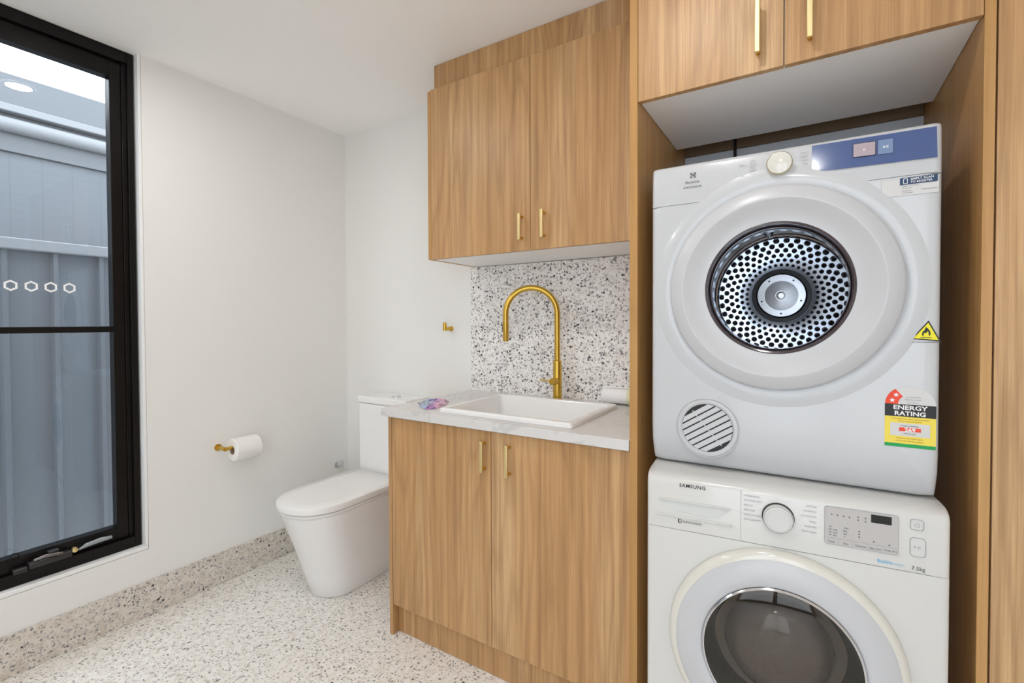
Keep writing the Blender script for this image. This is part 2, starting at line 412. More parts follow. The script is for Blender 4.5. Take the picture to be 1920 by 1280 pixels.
fr = wboxes('window_frame', [(-.10,-.03,fr1-W*.42,fr1,fz-.006,FT),(-.10,-.03,fr0,fr0+W,fz-.006,FT),(-.10,-.03,fr0+W,fr1-W*.42,FT-.045,FT),(-.10,-.03,fr0+W,fr1-W*.42,fz-.006,fz+.038),
                      (-.10,-.045,fr1-W*.75,fr1-W*.42,fz+.03,FT-.04)], M['black'])
s1, s0 = fr1-.038, fr0+W+.002
GY1, GY0, GZ0, GZ1 = -1.128, fr0+W+.05, .400, 2.262
sash = wboxes('window_sash', [(-.095,-.050,GY1,s1,fz+.040,FT-.047),(-.095,-.050,s0,GY0,fz+.040,FT-.047),
                        (-.095,-.050,GY0,GY1,GZ1,FT-.047),(-.095,-.050,GY0,GY1,fz+.040,GZ0)], M['black'])
wboxes('window_transom', [(-.090,-.048,GY0,GY1,1.212,1.236)], M['black'])
bm = bmesh.new()
v = [bm.verts.new(p) for p in ((-.070+.03,GY0+1.5,GZ0-.3),(-.070+.03,GY1+1.5,GZ0-.3),(-.070+.03,GY1+1.5,GZ1-.3),(-.070+.03,GY0+1.5,GZ1-.3))]
f = bm.faces.new(v); f.normal_update()
if f.normal.x < 0: f.normal_flip()
NOFLIP.add('window_pane'); pane = finish('window_pane', bm, M['glass'], win, smooth=0)
# sash stay, winder and lever on the lower frame
wp('window_winder', -.048,-.012,-1.40,-1.28,.350,.372, M['darkplast'], .004); wp('winder_housing', -.052,-.020,-1.345,-1.315,.3725,.392, M['darkplast'], .004); wp('winder_end_block', -.046,-.018,-1.44,-1.401,.345,.362, M['darkplast'], .004)
bm = bmesh.new(); Tube(bm, [(-.02+.03,-1.385+1.5,.378-.3),(-.008+.03,-1.36+1.5,.386-.3),(-.006+.03,-1.31+1.5,.379-.3)], [.005,.006,.004], 12)
finish('winder_crank', bm, M['darksteel'], win)
bm = bmesh.new(); Lathe(bm, [(.0001,-.004),(.009,-.002),(.010,.006),(.010,.012)], 'X', (-.012,.232,.066), 20)
for v in bm.verts: v.co.x = -.012-(v.co.x+.012)+.012
finish('winder_screw', bm, M['palebrass'], win)
bm = bmesh.new(); Tube(bm, [(-.002,1.5-1.256,.062),(.006,1.5-1.235,.073),(.006,1.5-1.19,.077),(.006,1.5-1.155,.075)], [.003,.008,.009,.006], 12)
finish('sash_lever', bm, M['rail'], win)
bm = bmesh.new(); Tube(bm, [(-.01,.055,.085),(-.01,.057,.110),(-.01,.064,.118),(-.01,.076,.116),(-.01,.081,.105),(-.01,.082,.085)], .0022, 8)
finish('winder_cable_loop', bm, M['black'], win)
# thin pale hexagon rings lying on the upper pane
for k, yy in enumerate((-1.258,-1.312,-1.366,-1.420,-1.474)):
    bm = bmesh.new(); R1, R0 = .0205, .0135
    P = [(yy+R1*math.sin(PI/3*i), 1.387+R1*math.cos(PI/3*i)) for i in range(6)]
    Q = [(yy+R0*math.sin(PI/3*i), 1.387+R0*math.cos(PI/3*i)) for i in range(6)]
    for i in range(6):
        j = (i+1) % 6
        q = [P[i],P[j],Q[j],Q[i]]
        a = [bm.verts.new((-.0395+.0003, p[0]+1.5, p[1]-.3)) for p in q]; b = [bm.verts.new((-.0395-.0003, p[0]+1.5, p[1]-.3)) for p in q]
        bm.faces.new(a); bm.faces.new(b[::-1])
        for t in range(4): bm.faces.new((a[t],b[t],b[(t+1)%4],a[(t+1)%4]))
    finish('hexagon_ring', bm, M['hexring'], win, smooth=0)

# unseen glazed door added behind the viewer to bring in soft daylight
dor = bpy.data.objects.new('added_door_1', None); COL.objects.link(dor); dor.location = (GX0, YF-.06, 0)
struct(dor, 'added glazed black framed outside door opposite the laundry stack', 'door')
DWd = GX1-GX0
boxes('added_door_frame', [(.001,.05,-.03,.03,.001,GZT-.001),(DWd-.05,DWd-.001,-.03,.03,.001,GZT-.001),(.05,DWd-.05,-.03,.03,GZT-.05,GZT-.001),(.05,DWd-.05,-.03,.03,.001,.06),(DWd/2-.03,DWd/2+.03,-.03,.03,.06,GZT-.05)], M['black'], dor)
bm = bmesh.new(); v = [bm.verts.new(p) for p in ((.05,0,.06),(DWd-.05,0,.06),(DWd-.05,0,GZT-.05),(.05,0,GZT-.05))]
f = bm.faces.new(v); f.normal_update()
if f.normal.y < 0: f.normal_flip()
NOFLIP.add('added_door_pane'); finish('added_door_pane', bm, M['glass'], dor, smooth=0)

# ------------------------------------------------------------------ outside the window
struct(box('ground', -.12, 9, -14, YF-.101, -.20, -.05, M['ground'], bevel=0), 'pale paved yard added outside the glazed door', 'ground')  # unseen yard added with the door, pale so daylight bounces up indoors
struct(box('ground', -4.5, -.121, -5.5, 2.5, -.30, -.15, M['ground'], bevel=0), 'grey gravel ground between house and fence', 'ground')
fe = thing('boundary_fence', 'blue grey steel fence with upright ribs outside the window', 'fence', (-1.0,-1.2,-.15))
bm = bmesh.new(); pts = []
y = -4.2
while y < 2.0:
    c0 = -1.258+.19*round((y+1.258)/.19)
    pts += [(c0-.095+.03, 0), (c0-.018, .0), (c0-.009, .024), (c0+.009, .024), (c0+.018, 0)]
    y = c0+.19+.001
fz1 = 1.655+.15
a = [bm.verts.new((x, yy+1.2, 0)) for yy, x in pts]; b = [bm.verts.new((x, yy+1.2, fz1)) for yy, x in pts]
a2 = [bm.verts.new((x-.002, yy+1.2, 0)) for yy, x in pts]; b2 = [bm.verts.new((x-.002, yy+1.2, fz1)) for yy, x in pts]
for i in range(len(pts)-1):
    bm.faces.new((a[i],a[i+1],b[i+1],b[i])); bm.faces.new((a2[i],b2[i],b2[i+1],a2[i+1]))
finish('fence_sheet', bm, M['fence'], fe, smooth=0)
box('top_rail', -.028,.045, -3.1,3.3, fz1-.035,fz1+.022, M['rail'], fe, .006)
box('bottom_rail', -.028,.045, -3.1,3.3, .0,.06, M['fence'], fe, .006)
nh = thing('neighbour_house', 'pale blue weatherboard house with grey roof beyond the fence', 'house', (-1.95,-1.2,-.15))
box('wall_cladding', -.20,.05, -3.2,3.2, 0,2.482, M['clad'], nh, 0)
box('fascia_board', -.20,.075, -3.2,3.2, 2.484,2.605, M['eave'], nh, .002)
tube('gutter', [(.105,-3.2,2.640),(.105,3.2,2.640)], .045, M['gutter'], nh, 20)
box('gutter_back', -.20,.070, -3.2,3.2, 2.607,2.715, M['roofgrey'], nh, .002)
box('roof_edge', -.20,.135, -3.2,3.2, 2.717,2.765, M['gutter'], nh, .006)
box('roof', -2.2,.115, -3.2,3.2, 2.767,2.955, M['eave'], nh, .004)

# ------------------------------------------------------------------ handles
def pull(parent, x, y, z0, z1, name='handle', wdt=.012, dep=.030):
    """bar pull with two round posts; y is the door face"""
    h = box(name, x-wdt/2, x+wdt/2, y-dep, y-dep+.009, z0, z1, M['palebrass'], parent, .0018)
    for zz in (z0+.010, z1-.010): tube('handle_post', [(x, y-dep+.008, zz), (x, y-.0002, zz)], .0048, M['brass'], h, 14)
    return h

# ------------------------------------------------------------------ sink cabinet
DY = -.5846
bc = thing('base_cabinet', 'oak two-door floor cabinet carrying the sink worktop', 'cabinet', (1.465,0,0))
def bx(name, x0,x1,y0,y1,z0,z1,mat,par=bc,bev=.0008): return box(name, x0-1.465,x1-1.465,y0,y1,z0,z1,mat,par,bev)
bx('side_panel', .972,.9895, DY,-.012, .001,.8745, M['wood'])
bm = bmesh.new()
def tray(bm, x0,x1,y0,y1,z0,z1,t):
    o = [(x0,y0),(x1,y0),(x1,y1),(x0,y1)]; i = [(x0+t,y0+t),(x1-t,y0+t),(x1-t,y1-t),(x0+t,y1-t)]
    ob = [bm.verts.new((x,y,z0)) for x,y in o]; ot = [bm.verts.new((x,y,z1)) for x,y in o]
    ib = [bm.verts.new((x,y,z0+t)) for x,y in i]; it = [bm.verts.new((x,y,z1)) for x,y in i]
    bm.faces.new(ob[::-1]); bm.faces.new(ib)
    for k in range(4):
        j = (k+1) % 4
        bm.faces.new((ob[k],ob[j],ot[j],ot[k])); bm.faces.new((ot[k],ot[j],it[j],it[k])); bm.faces.new((ib[k],it[k],it[j],ib[j]))
tray(bm, .990-1.465,1.956-1.465, DY+.019,-.012, .125,.8745, .016); finish('carcass', bm, M['melamine'], bc, smooth=0)
bx('kickboard', .990,1.956, -.552,-.536, .001,.1245, M['wood'])
d1 = bx('door', .9925,1.4668, DY,DY+.018, .126,.872, M['wood'])
d2 = bx('door', 1.4693,1.9555, DY,DY+.018, .126,.872, M['wood'])
pull(d1, 1.444-1.465, DY, .733,.840); pull(d2, 1.545-1.465, DY, .731,.840)

# worktop with a cut-out for the sink
SX0, SX1, SY0, SY1 = 1.205, 1.757, -.555, -.125
bm = bmesh.new()
X0, X1, Y0, Y1, Z0, Z1 = .953, 1.957, -.6046, -.0115, .878, .909
ix0, ix1, iy0, iy1 = SX0+.012, SX1-.012, SY0+.012, SY1-.012
O = [(X0,Y0),(X1,Y0),(X1,Y1),(X0,Y1)]; I = [(ix0,iy0),(ix1,iy0),(ix1,iy1),(ix0,iy1)]
vo = [[bm.verts.new((x,y,z)) for x,y in O] for z in (Z0,Z1)]; vi = [[bm.verts.new((x,y,z)) for x,y in I] for z in (Z0,Z1)]
for i in range(4):
    j = (i+1) % 4
    bm.faces.new((vo[1][i],vo[1][j],vi[1][j],vi[1][i])); bm.faces.new((vo[0][i],vi[0][i],vi[0][j],vo[0][j]))
    bm.faces.new((vo[0][i],vo[0][j],vo[1][j],vo[1][i])); bm.faces.new((vi[0][i],vi[1][i],vi[1][j],vi[0][j]))
tag(finish('worktop', bm, M['quartz'], bevel=.0015), 'pale marbled stone worktop over the oak sink cabinet', 'worktop')

# sink: raised flat rim, deep sloping bowl
def sink():
    t = thing('sink', 'white rectangular drop-in sink set in the worktop', 'sink', ((SX0+SX1)/2,(SY0+SY1)/2,.909))
    cx, cy = (SX0+SX1)/2, (SY0+SY1)/2
    def loop(x0,x1,y0,y1,r,z,n=6):
        return [(x-cx,y-cy,z) for x,y in rrect(x0,x1,y0,y1,r,n)]
    L = [loop(SX0,SX1,SY0,SY1,.014,.0005), loop(SX0+.001,SX1-.001,SY0+.001,SY1-.001,.014,.012), loop(SX0+.006,SX1-.006,SY0+.006,SY1-.006,.012,.0165),
         loop(SX0+.022,SX1-.022,SY0+.020,SY1-.034,.016,.0165), loop(SX0+.025,SX1-.025,SY0+.023,SY1-.037,.018,.013),
         loop(SX0+.045,SX1-.045,SY0+.043,SY1-.070,.035,-.135), loop(SX0+.060,SX1-.060,SY0+.058,SY1-.085,.03,-.150),
         loop(SX0+.20,SX1-.20,SY0+.15,SY1-.17,.03,-.156)]
    bm = bmesh.new(); R = [[bm.verts.new(p) for p in l] for l in L]; n = len(R[0])
    for a, b in zip(R, R[1:]):
        for i in range(n): bm.faces.new((a[i],a[(i+1)%n],b[(i+1)%n],b[i]))
    bm.faces.new(R[-1]); finish('basin', bm, M['ceramic'], t, smooth=40)
    lathe('drain', [(.0001,-.152),(.030,-.152),(.040,-.1535),(.042,-.156)], M['brass'], t, 'Z', (0,0,0), 32)
    return t
sink()

# splashback
sb = box('splashback', .953, 1.957, -.011, -.0005, .877, 1.519, M['splash'], bevel=.0006)
tag(sb, 'speckled terrazzo splashback panel behind the brass tap', 'splashback')

# tap
def tap():
    t = thing('kitchen_tap', 'brushed brass gooseneck pull-out tap behind the sink', 'tap', (1.462,-.066,.909))
    lathe('base_ring', [(.022,.0),(.022,.005),(.018,.008)], M['brass'], t, 'Z', n=40, cap0=True, cap1=True)
    lathe('tap_body', [(.0185,.006),(.0185,.164),(.0170,.170),(.0135,.173)], M['brass'], t, 'Z', n=40, cap0=True, cap1=True)
    R = .112; d = Vector((-.87,-.493,0)); pts = []
    pts += [Vector((0,0,.17)), Vector((0,0,.25)), Vector((0,0,.375))]
    for i in range(1, 25):
        a = PI*i/24; pts.append(Vector((0,0,.375)) + d*(R-R*math.cos(a)) + Vector((0,0,R*math.sin(a))))
    end = pts[-1]; pts += [end-Vector((0,0,.03))]
    tube('spout', pts, .0124, M['brass'], t, 20)
    tube('spray_head', [end-Vector((0,0,.031)), end-Vector((0,0,.118)), end-Vector((0,0,.121))], [.0129,.0129,.0112], M['brass'], t, 20)
    box('spray_button', end.x-.016, end.x-.010, end.y-.006, end.y+.006, end.z-.075, end.z-.045, M['darkplast'], t, .002)
    tube('lever_hub', [(0,-.012,.083),(0,-.050,.083),(0,-.052,.083)], [.0150,.0150,.0135], M['brass'], t, 24)
    tube('lever', [(-.005,-.038,.083),(-.062,-.044,.088)], [.0038,.0030], M['brass'], t, 12)
    return t
tap()

# wall socket partly behind the tall panel
so = thing('power_socket', 'white power socket plate on the terrazzo splashback by the tall panel', 'socket', (1.815,-.0115,1.253))
poly('face_plate', rrect(-.0575,.0575,-.038,.038,.006), -.009, -.0002, M['toiletplast'], so, .001)
for q in (-.030,.018): box('socket_switch', q,q+.012,-.012,-.009,.012,.026, M['plast'], so)

# rolled towel and wrapper on the worktop
def towel():
    t = thing('rolled_towel', 'rolled white towel on the worktop against the tall panel', 'towel', (1.80,-.055,.9462))
    bm = bmesh.new(); n = 120; pts = []
    for i in range(n+1):
        a = i/n*2*PI*3.2; r = .011+.0245*i/n; pts.append((r*math.cos(a), r*math.sin(a)))
    pts2 = [(y*1.0*(1-.005/max(.005, math.hypot(y,z))), z*(1-.005/max(.005, math.hypot(y,z)))) for y,z in pts]
    xs = [-.130,-.126,-.05,.05,.126,.130]
    for side in (0,1):
        P = (pts, pts2)[side]
        rows = [[bm.verts.new((x, p[0]*(.93 if abs(x)>.129 else 1)*1.0, p[1]*(.93 if abs(x)>.129 else 1))) for p in P] for x in xs]
        for a, b in zip(rows, rows[1:]):
            for i in range(n): bm.faces.new((a[i],a[i+1],b[i+1],b[i]))
        if side == 0: R0 = rows
    bm.verts.ensure_lookup_table(); m_ = len(xs)*(n+1); vs = bm.verts[:]
    for e in (0, len(xs)-1):
        for i in range(n):
            a, b = vs[e*(n+1)+i], vs[e*(n+1)+i+1]; c, d = vs[m_+e*(n+1)+i], vs[m_+e*(n+1)+i+1]
            bm.faces.new((a,b,d,c))
    for e in range(len(xs)-1):
        for i in (0, n):
            bm.faces.new((vs[e*(n+1)+i], vs[(e+1)*(n+1)+i], vs[m_+(e+1)*(n+1)+i], vs[m_+e*(n+1)+i]))
    finish('towel_roll', bm, M['towel'], t, smooth=50)
    lathe('paper_band', [(.0362,-.022),(.0362,.04)], plain('pale_yellow_band', (.76,.76,.52), .7), t, 'X', n=48)
    return t
towel()
def packet():
    bm = bmesh.new(); N = 22; ring = []
    out = [(-.085,.03),(-.055,.075),(-.01,.095),(.02,.070),(.03,.050),(.055,.015),(.075,-.035),(.083,-.09),(.06,-.115),(.02,-.10),(-.015,-.075),(-.03,-.055),(-.058,-.035),(-.088,-.01)]
    c = bm.verts.new((0,-.005,.006)); rings = []
    for s in (.3,.55,.8,1):
        rings.append([bm.verts.new((x*s, y*s, .0075+.004*math.sin(7*i+s*9) if s < 1 else .001)) for i, (x, y) in enumerate(out)])
    n = len(out)
    for i in range(n): bm.faces.new((c, rings[0][i], rings[0][(i+1)%n]))
    for a, b in zip(rings, rings[1:]):
        for i in range(n): bm.faces.new((a[i], b[i], b[(i+1)%n], a[(i+1)%n]))
    bt = [bm.verts.new((x*.98, y*.98, 0)) for x, y in out]
    for i in range(n): bm.faces.new((rings[-1][i], bt[i], bt[(i+1)%n], rings[-1][(i+1)%n]))
    bm.faces.new(bt[::-1])
    o = finish('foil_packet', bm, M['packet'], loc=(1.075,-.425,.9093), smooth=0)
    tag(o, 'small crumpled pink, purple and teal packet on the worktop left of the sink', 'packet')
packet()

# ------------------------------------------------------------------ upper cabinet
UX0, UZ0, UZ1, UY = .972, 1.521, 2.254, -.343
uc = thing('wall_cabinet', 'oak two-door wall cabinet above the sink', 'cabinet', (1.465,0,UZ0))
def ux(name, x0,x1,y0,y1,z0,z1,mat,par=uc,bev=.0008): return box(name, x0-1.465,x1-1.465,y0,y1,z0-UZ0,z1-UZ0,mat,par,bev)
ux('side_panel', UX0,UX0+.016, UY+.001,-.0115, UZ0,UZ1-.004, M['edge'])
ux('carcass', UX0+.0165,1.956, UY+.019,-.0115, UZ0+.001,UZ1, M['melamine'])
e1 = ux('door', UX0+.0175,1.4858, UY,UY+.018, UZ0,UZ1, M['wood'])
e2 = ux('door', 1.4882,1.9555, UY,UY+.018, UZ0,UZ1, M['wood'])
pull(e1, 1.452-1.465, UY, 1.559-UZ0,1.660-UZ0); pull(e2, 1.549-1.465, UY, 1.560-UZ0,1.664-UZ0)
ux('infill_panel', .980,1.956, -.306,-.288, UZ1+.001,H-.001, M['wood'])
ux('infill_return', .980,.996, -.2875,-.001, UZ1+.001,H-.001, M['edge'])

# ------------------------------------------------------------------ laundry bay
PX0, PX1, RX0, RX1, PYF = 1.958, 1.9805, 2.6824, 2.6999, -.6005
tag(box('end_panel', PX0,PX1, PYF,-.0005, .001,H-.001, M['edge'], bevel=.001), 'tall oak end panel between the sink cabinets and the stacked machines', 'panel')
tag(box('end_panel', RX0,RX1, PYF,-.0005, .001,H-.001, M['edge'], bevel=.001), 'tall oak end panel right of the stacked machines', 'panel')
OZ = 1.8565
oc = thing('overhead_cabinet', 'oak two-door cabinet with white underside above the dryer', 'cabinet', (2.33,0,OZ))
def ox(name, x0,x1,y0,y1,z0,z1,mat,par=oc,bev=.0008): return box(name, x0-2.33,x1-2.33,y0,y1,z0-OZ,z1-OZ,mat,par,bev)
ox('carcass', PX1+.001,RX0-.001, PYF+.019,-.145, OZ+.006,H-.002, M['melamine'])
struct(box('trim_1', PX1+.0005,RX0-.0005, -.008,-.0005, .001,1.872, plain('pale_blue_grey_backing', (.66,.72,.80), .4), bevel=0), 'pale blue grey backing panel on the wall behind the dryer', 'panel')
ox('rear_strip', PX1+.001,RX0-.001, -.020,-.001, 1.873,2.05, plain('brown_strip', (.22,.15,.09), .6))  # brown strip across the back, above the backing panel
g1 = ox('door', PX1+.001,2.3325, PYF,PYF+.018, OZ,H-.002, M['wood'])
g2 = ox('door', 2.3350,RX0-.001, PYF,PYF+.018, OZ,H-.002, M['wood'])
pull(g1, 2.279-2.33, PYF, .034,.160, dep=.032); pull(g2, 2.386-2.33, PYF, .036,.162, dep=.032)
tc_ = thing('tall_cupboard', 'tall oak cupboard at the right edge beside the laundry stack', 'cupboard', (3.02,0,0))
box('carcass', RX1+.0005-3.02,XR_-.001-3.02, PYF+.019,-.001, .001,H-.001, M['melamine'], tc_, 0)
box('door', RX1+.003-3.02,XR_-.003-3.02, PYF,PYF+.018, .12,H-.002, M['wood'], tc_, .001)
box('kickboard', RX1+.003-3.02,XR_-.003-3.02, PYF+.003,PYF+.0185, .001,.118, M['wood'], tc_, .001)
cd = tube('dryer_cord', [(2.159,-.030,2.04),(2.159,-.030,1.80),(2.157,-.027,1.60),(2.165,-.020,1.50)], .005, M['darkplast'])
tag(cd, 'dark power cord running down the wall behind the dryer', 'cord')

# ------------------------------------------------------------------ appliance helpers
def front_with_hole(name, x0,x1,z0,z1,cx,cz,r,f,mat,parent,n=128,depth=.55,ts=(0,.02,.1,.3,.5,.7,.82,.9,.94,.965,.98,.99,.996,1)):
    """front skin (facing -y) of a box with a round hole, rounded edges through f(x,z), plus sides, top, bottom, back"""
    bm = bmesh.new(); angs = sorted([2*PI*i/n for i in range(n)] + [math.atan2(z-cz, x-cx) % (2*PI) for x in (x0,x1) for z in (z0,z1)])
    rays = []
    for a in angs:
        dx, dz = math.cos(a), math.sin(a); L = 9
        if dx > 1e-9: L = min(L, (x1-cx)/dx)
        if dx < -1e-9: L = min(L, (x0-cx)/dx)
        if dz > 1e-9: L = min(L, (z1-cz)/dz)
        if dz < -1e-9: L = min(L, (z0-cz)/dz)
        rays.append((dx, dz, L))
    rings = []
    for t in ts:
        rings.append([bm.verts.new((cx+dx*(r+(L-r)*t), f(cx+dx*(r+(L-r)*t), cz+dz*(r+(L-r)*t)), cz+dz*(r+(L-r)*t))) for dx,dz,L in rays])
    m = len(rays)
    for a, b in zip(rings, rings[1:]):
        for i in range(m): bm.faces.new((a[i], a[(i+1)%m], b[(i+1)%m], b[i]))
    back = [bm.verts.new((v.co.x, depth, v.co.z)) for v in rings[-1]]
    for i in range(m): bm.faces.new((rings[-1][i], rings[-1][(i+1)%m], back[(i+1)%m], back[i]))
    bm.faces.new(back)
    return finish(name, bm, mat, parent, smooth=50)
def rnd(d, R):
    d = max(0, min(R, d)); return R-math.sqrt(max(0, R*R-(R-d)**2))

# ------------------------------------------------------------------ washing machine
WA = math.atan2(.0551, .5975)
wm = thing('washing_machine', 'white front-loading washing machine under the dryer', 'washing machine', (2.0371,-.7018,0), WA)
SZ = .7245
def fwash(x, z): return rnd(min(x, .6-x), .012)
front_with_hole('machine_body', 0,.6, .012,SZ-.0008, .298,.480,.170, fwash, M['appl2'], wm, depth=.545)
# control fascia: side profile curves back to the top
def fascia(name, prof, x0, x1, depth, mat, parent, R=.012, nx=None):
    bm = bmesh.new(); xs = [x0,x0+R*.08,x0+R*.3,x0+R*.6,x0+R,x0+(x1-x0)*.5,x1-R,x1-R*.6,x1-R*.3,x1-R*.08,x1]; rows = []
    for x in xs:
        e = rnd(min(x-x0, x1-x), R)
        rows.append([bm.verts.new((x, y+e, z)) for y, z in prof])
    back = [[bm.verts.new((x, depth, prof[0][1])), bm.verts.new((x, depth, prof[-1][1]))] for x in xs]
    k = len(prof)
    for i in range(len(xs)-1):
        for j in range(k-1): bm.faces.new((rows[i][j], rows[i+1][j], rows[i+1][j+1], rows[i][j+1]))
        bm.faces.new((rows[i][k-1], rows[i+1][k-1], back[i+1][1], back[i][1]))
        bm.faces.new((rows[i][0], back[i][0], back[i+1][0], rows[i+1][0]))
        bm.faces.new((back[i][0], back[i][1], back[i+1][1], back[i+1][0]))
    for i in (0, len(xs)-1): bm.faces.new(rows[i]+[back[i][1], back[i][0]])
    return finish(name, bm, mat, parent, smooth=45)
fascia('control_fascia', [(0,SZ+.0008),(0,.838),(.003,.846),(.010,.852),(.022,.8565),(.045,.858)], 0,.6,.54, M['appl2'], wm)
box('panel_gap', .004,.596, .003,.01, SZ-.0008,SZ+.0008, M['groove'], wm, 0)
box('drawer_seam', .2172,.2188, -.0004,.002, SZ+.004,.846, M['groove'], wm, 0)
# detergent drawer finger recess: a scooped lip standing on the drawer front
bm = bmesh.new()
P = [(.030,.797),(.196,.793),(.163,.766),(.066,.772)]
o_ = [bm.verts.new((x,-.0006,z)) for x, z in P]; i_ = [bm.verts.new((x+dx,.004,z+dz)) for (x,z),(dx,dz) in zip(P,((.012,-.001),(-.012,-.001),(-.003,.003),(.003,.003)))]
for k in range(4): bm.faces.new((o_[k],o_[(k+1)%4],i_[(k+1)%4],i_[k]))
q0 = [bm.verts.new((x,-.0006,z)) for x, z in P]; q1 = [bm.verts.new((x,-.0001,z)) for x, z in P]
bm.faces.new(q0); [bm.faces.new((q0[k],q0[(k+1)%4],q1[(k+1)%4],q1[k])) for k in range(4)]
finish('drawer_recess', bm, plain('recess_plastic', (.62,.64,.63), .4), wm, smooth=0)
boxes('drawer_lip', [(.030,.196,-.0035,.0,.7945,.7985)], M['plast2'], wm, .0012)
boxes('drawer_shelf', [(.022,.200,-.003,.0,.7555,.760)], M['plast2'], wm, .0012)
lettering('brand_lettering', [('SAMSUNG', .0088, .110, .8335, 'CENTER', 1.0, 1.15)], M['blackink'], wm, -.0008, bold=.016)
lettering('motor_lettering', [('DIGITAL INVERTER', .0052, .088, .7445, 'LEFT', .72)], M['ink'], wm, -.0008)
ic = outline('motor_icon', rrect(.0765,.0850,.742,.752,.003), .0009, -.0009,-.0002, M['blackink'], wm)
boxes('motor_icon_bar', [(.0765,.0792,-.0010,-.0002,.7425,.7515)], M['blackink'], wm, 0)
left = ['HYGIENE WASH','OUTDOOR CARE','DAILY 39','BABY CARE','SUPER ECO WASH','DARK GARMENT']
right = ['COTTON','SYNTHETICS','ECO COTTON','WOOL','RINSE SPIN','DRUM CLEAN']
lettering('programme_lettering', [(s, .0042, .2245, .8335-.0112*i, 'LEFT', .78) for i, s in enumerate(left)], M['paleink'], wm, -.0008)
lettering('programme_lettering', [(s, .0042, .3700, .8295-.0115*i, 'RIGHT', .78) for i, s in enumerate(right)], M['paleink'], wm, -.0008)
kn = lathe('programme_knob', [(.0330,-.0002),(.0330,-.004)], M['darkplast'], wm, 'Y', (.295,0,.7955), 56, cap1=True)
lathe('knob_cap', [(.0305,-.003),(.0300,-.016),(.0285,-.0195),(.0245,-.0205),(.0235,-.0195),(.0001,-.0192)], M['plast2'], kn, 'Y', (.295,0,.7955), 56)
lathe('knob_rim', [(.0312,-.014),(.0312,-.018),(.0298,-.0192)], M['plast2'], kn, 'Y', (.295,0,.7955), 56)
sc = poly('display_panel', rrect(.385,.515,.755,.838,.005), -.0016,-.0002, M['screen'], wm, 0)
outline('panel_rim', rrect(.3845,.5155,.7545,.8385,.0055), .0012, -.0020,-.0002, M['paleink'], sc)
boxes('lcd_window', [(.468,.503,-.0022,-.0014,.8165,.8335)], M['lcd'], sc, 0)
boxes('button_dividers', [(.385,.515,-.0020,-.0014,.7690,.7695)] + [(x,x+.0008,-.0021,-.0014,.7555,.7690) for x in (.4105,.4365,.4625,.4890)], M['paleink'], sc, 0)
lettering('button_lettering', [('Temp.', .0042, .398,.7595,'CENTER'),('Spin', .0042, .4238,.7595,'CENTER'),('Options', .0042, .4498,.7595,'CENTER'),('Easy Iron', .0040, .4760,.7595,'CENTER'),('Delay End', .0038, .5022,.7605,'CENTER'),
    ('95°', .0034,.396,.7925,'CENTER'),('60°', .0034,.3955,.7862,'CENTER'),('40°', .0034,.3955,.7800,'CENTER'),('30°', .0034,.3955,.7740,'CENTER'),('1400', .0034,.404,.7862,'CENTER'),('1200', .0034,.404,.780,'CENTER'),('800', .0034,.404,.774,'CENTER'),
    ('1000', .0034,.424,.7935,'CENTER'),('800', .0034,.4225,.787,'CENTER'),('400', .0034,.4225,.7808,'CENTER'),('0', .0034,.4215,.7745,'CENTER')], M['ink'], sc, -.0018)
for x, z in ((.398,.8215),(.4085,.8210),(.4195,.8205),(.430,.8200),(.4455,.8235),(.4585,.8228),(.4455,.8170),(.4585,.8160),(.4475,.7925),(.4475,.7865),(.4475,.7805),(.473,.7755),(.4995,.7735)):
    lathe('indicator_mark', [(.0017,-.0016),(.0017,-.0019)], M['ink'], sc, 'Y', (x,0,z), 8, cap1=True)
pb = outline('power_button', rrect(.5335,.5565,.8135,.8365,.006), .0013, -.0014,-.0002, M['paleink'], wm)
poly('button_face', rrect(.5350,.5550,.8150,.8350,.005), -.0009,-.0002, M['plast2'], pb)
bm = bmesh.new(); pts = [(.545+.0042*math.sin(a), -.0013, .8245+.0042*math.cos(a)) for a in [math.radians(t) for t in range(35, 326, 15)]]
Tube(bm, pts, .0004, 6); Tube(bm, [(.545,-.0013,.8255),(.545,-.0013,.8300)], .0004, 6); finish('power_symbol', bm, M['paleink'], pb)
sbt = outline('start_button', rrect(.5335,.5600,.7585,.7985,.007), .0013, -.0014,-.0002, M['paleink'], wm)
poly('button_face', rrect(.5350,.5585,.7600,.7970,.006), -.0009,-.0002, M['plast2'], sbt)
bm = bmesh.new(); Poly(bm, [(.5405,.7755),(.5405,.7815),(.5450,.7785)], -.0014,-.0008); B(bm, .5470,.5480,-.0014,-.0008,.7755,.7815); B(bm, .5495,.5505,-.0014,-.0008,.7755,.7815)
finish('start_symbol', bm, M['paleink'], sbt, smooth=0)
lettering('wash_lettering', [('Bubble', .0075, .479, .7335, 'LEFT', .92)], M['blueink'], wm, -.0008, bold=.01)
lettering('wash_lettering', [('wash', .0075, .5065, .7330, 'LEFT', .92)], plain('pale_blue_ink', (.45,.62,.70), .5), wm, -.0008)
lettering('capacity_lettering', [('7.5kg', .0085, .5365, .7305, 'LEFT', .9)], M['ink'], wm, -.0008)

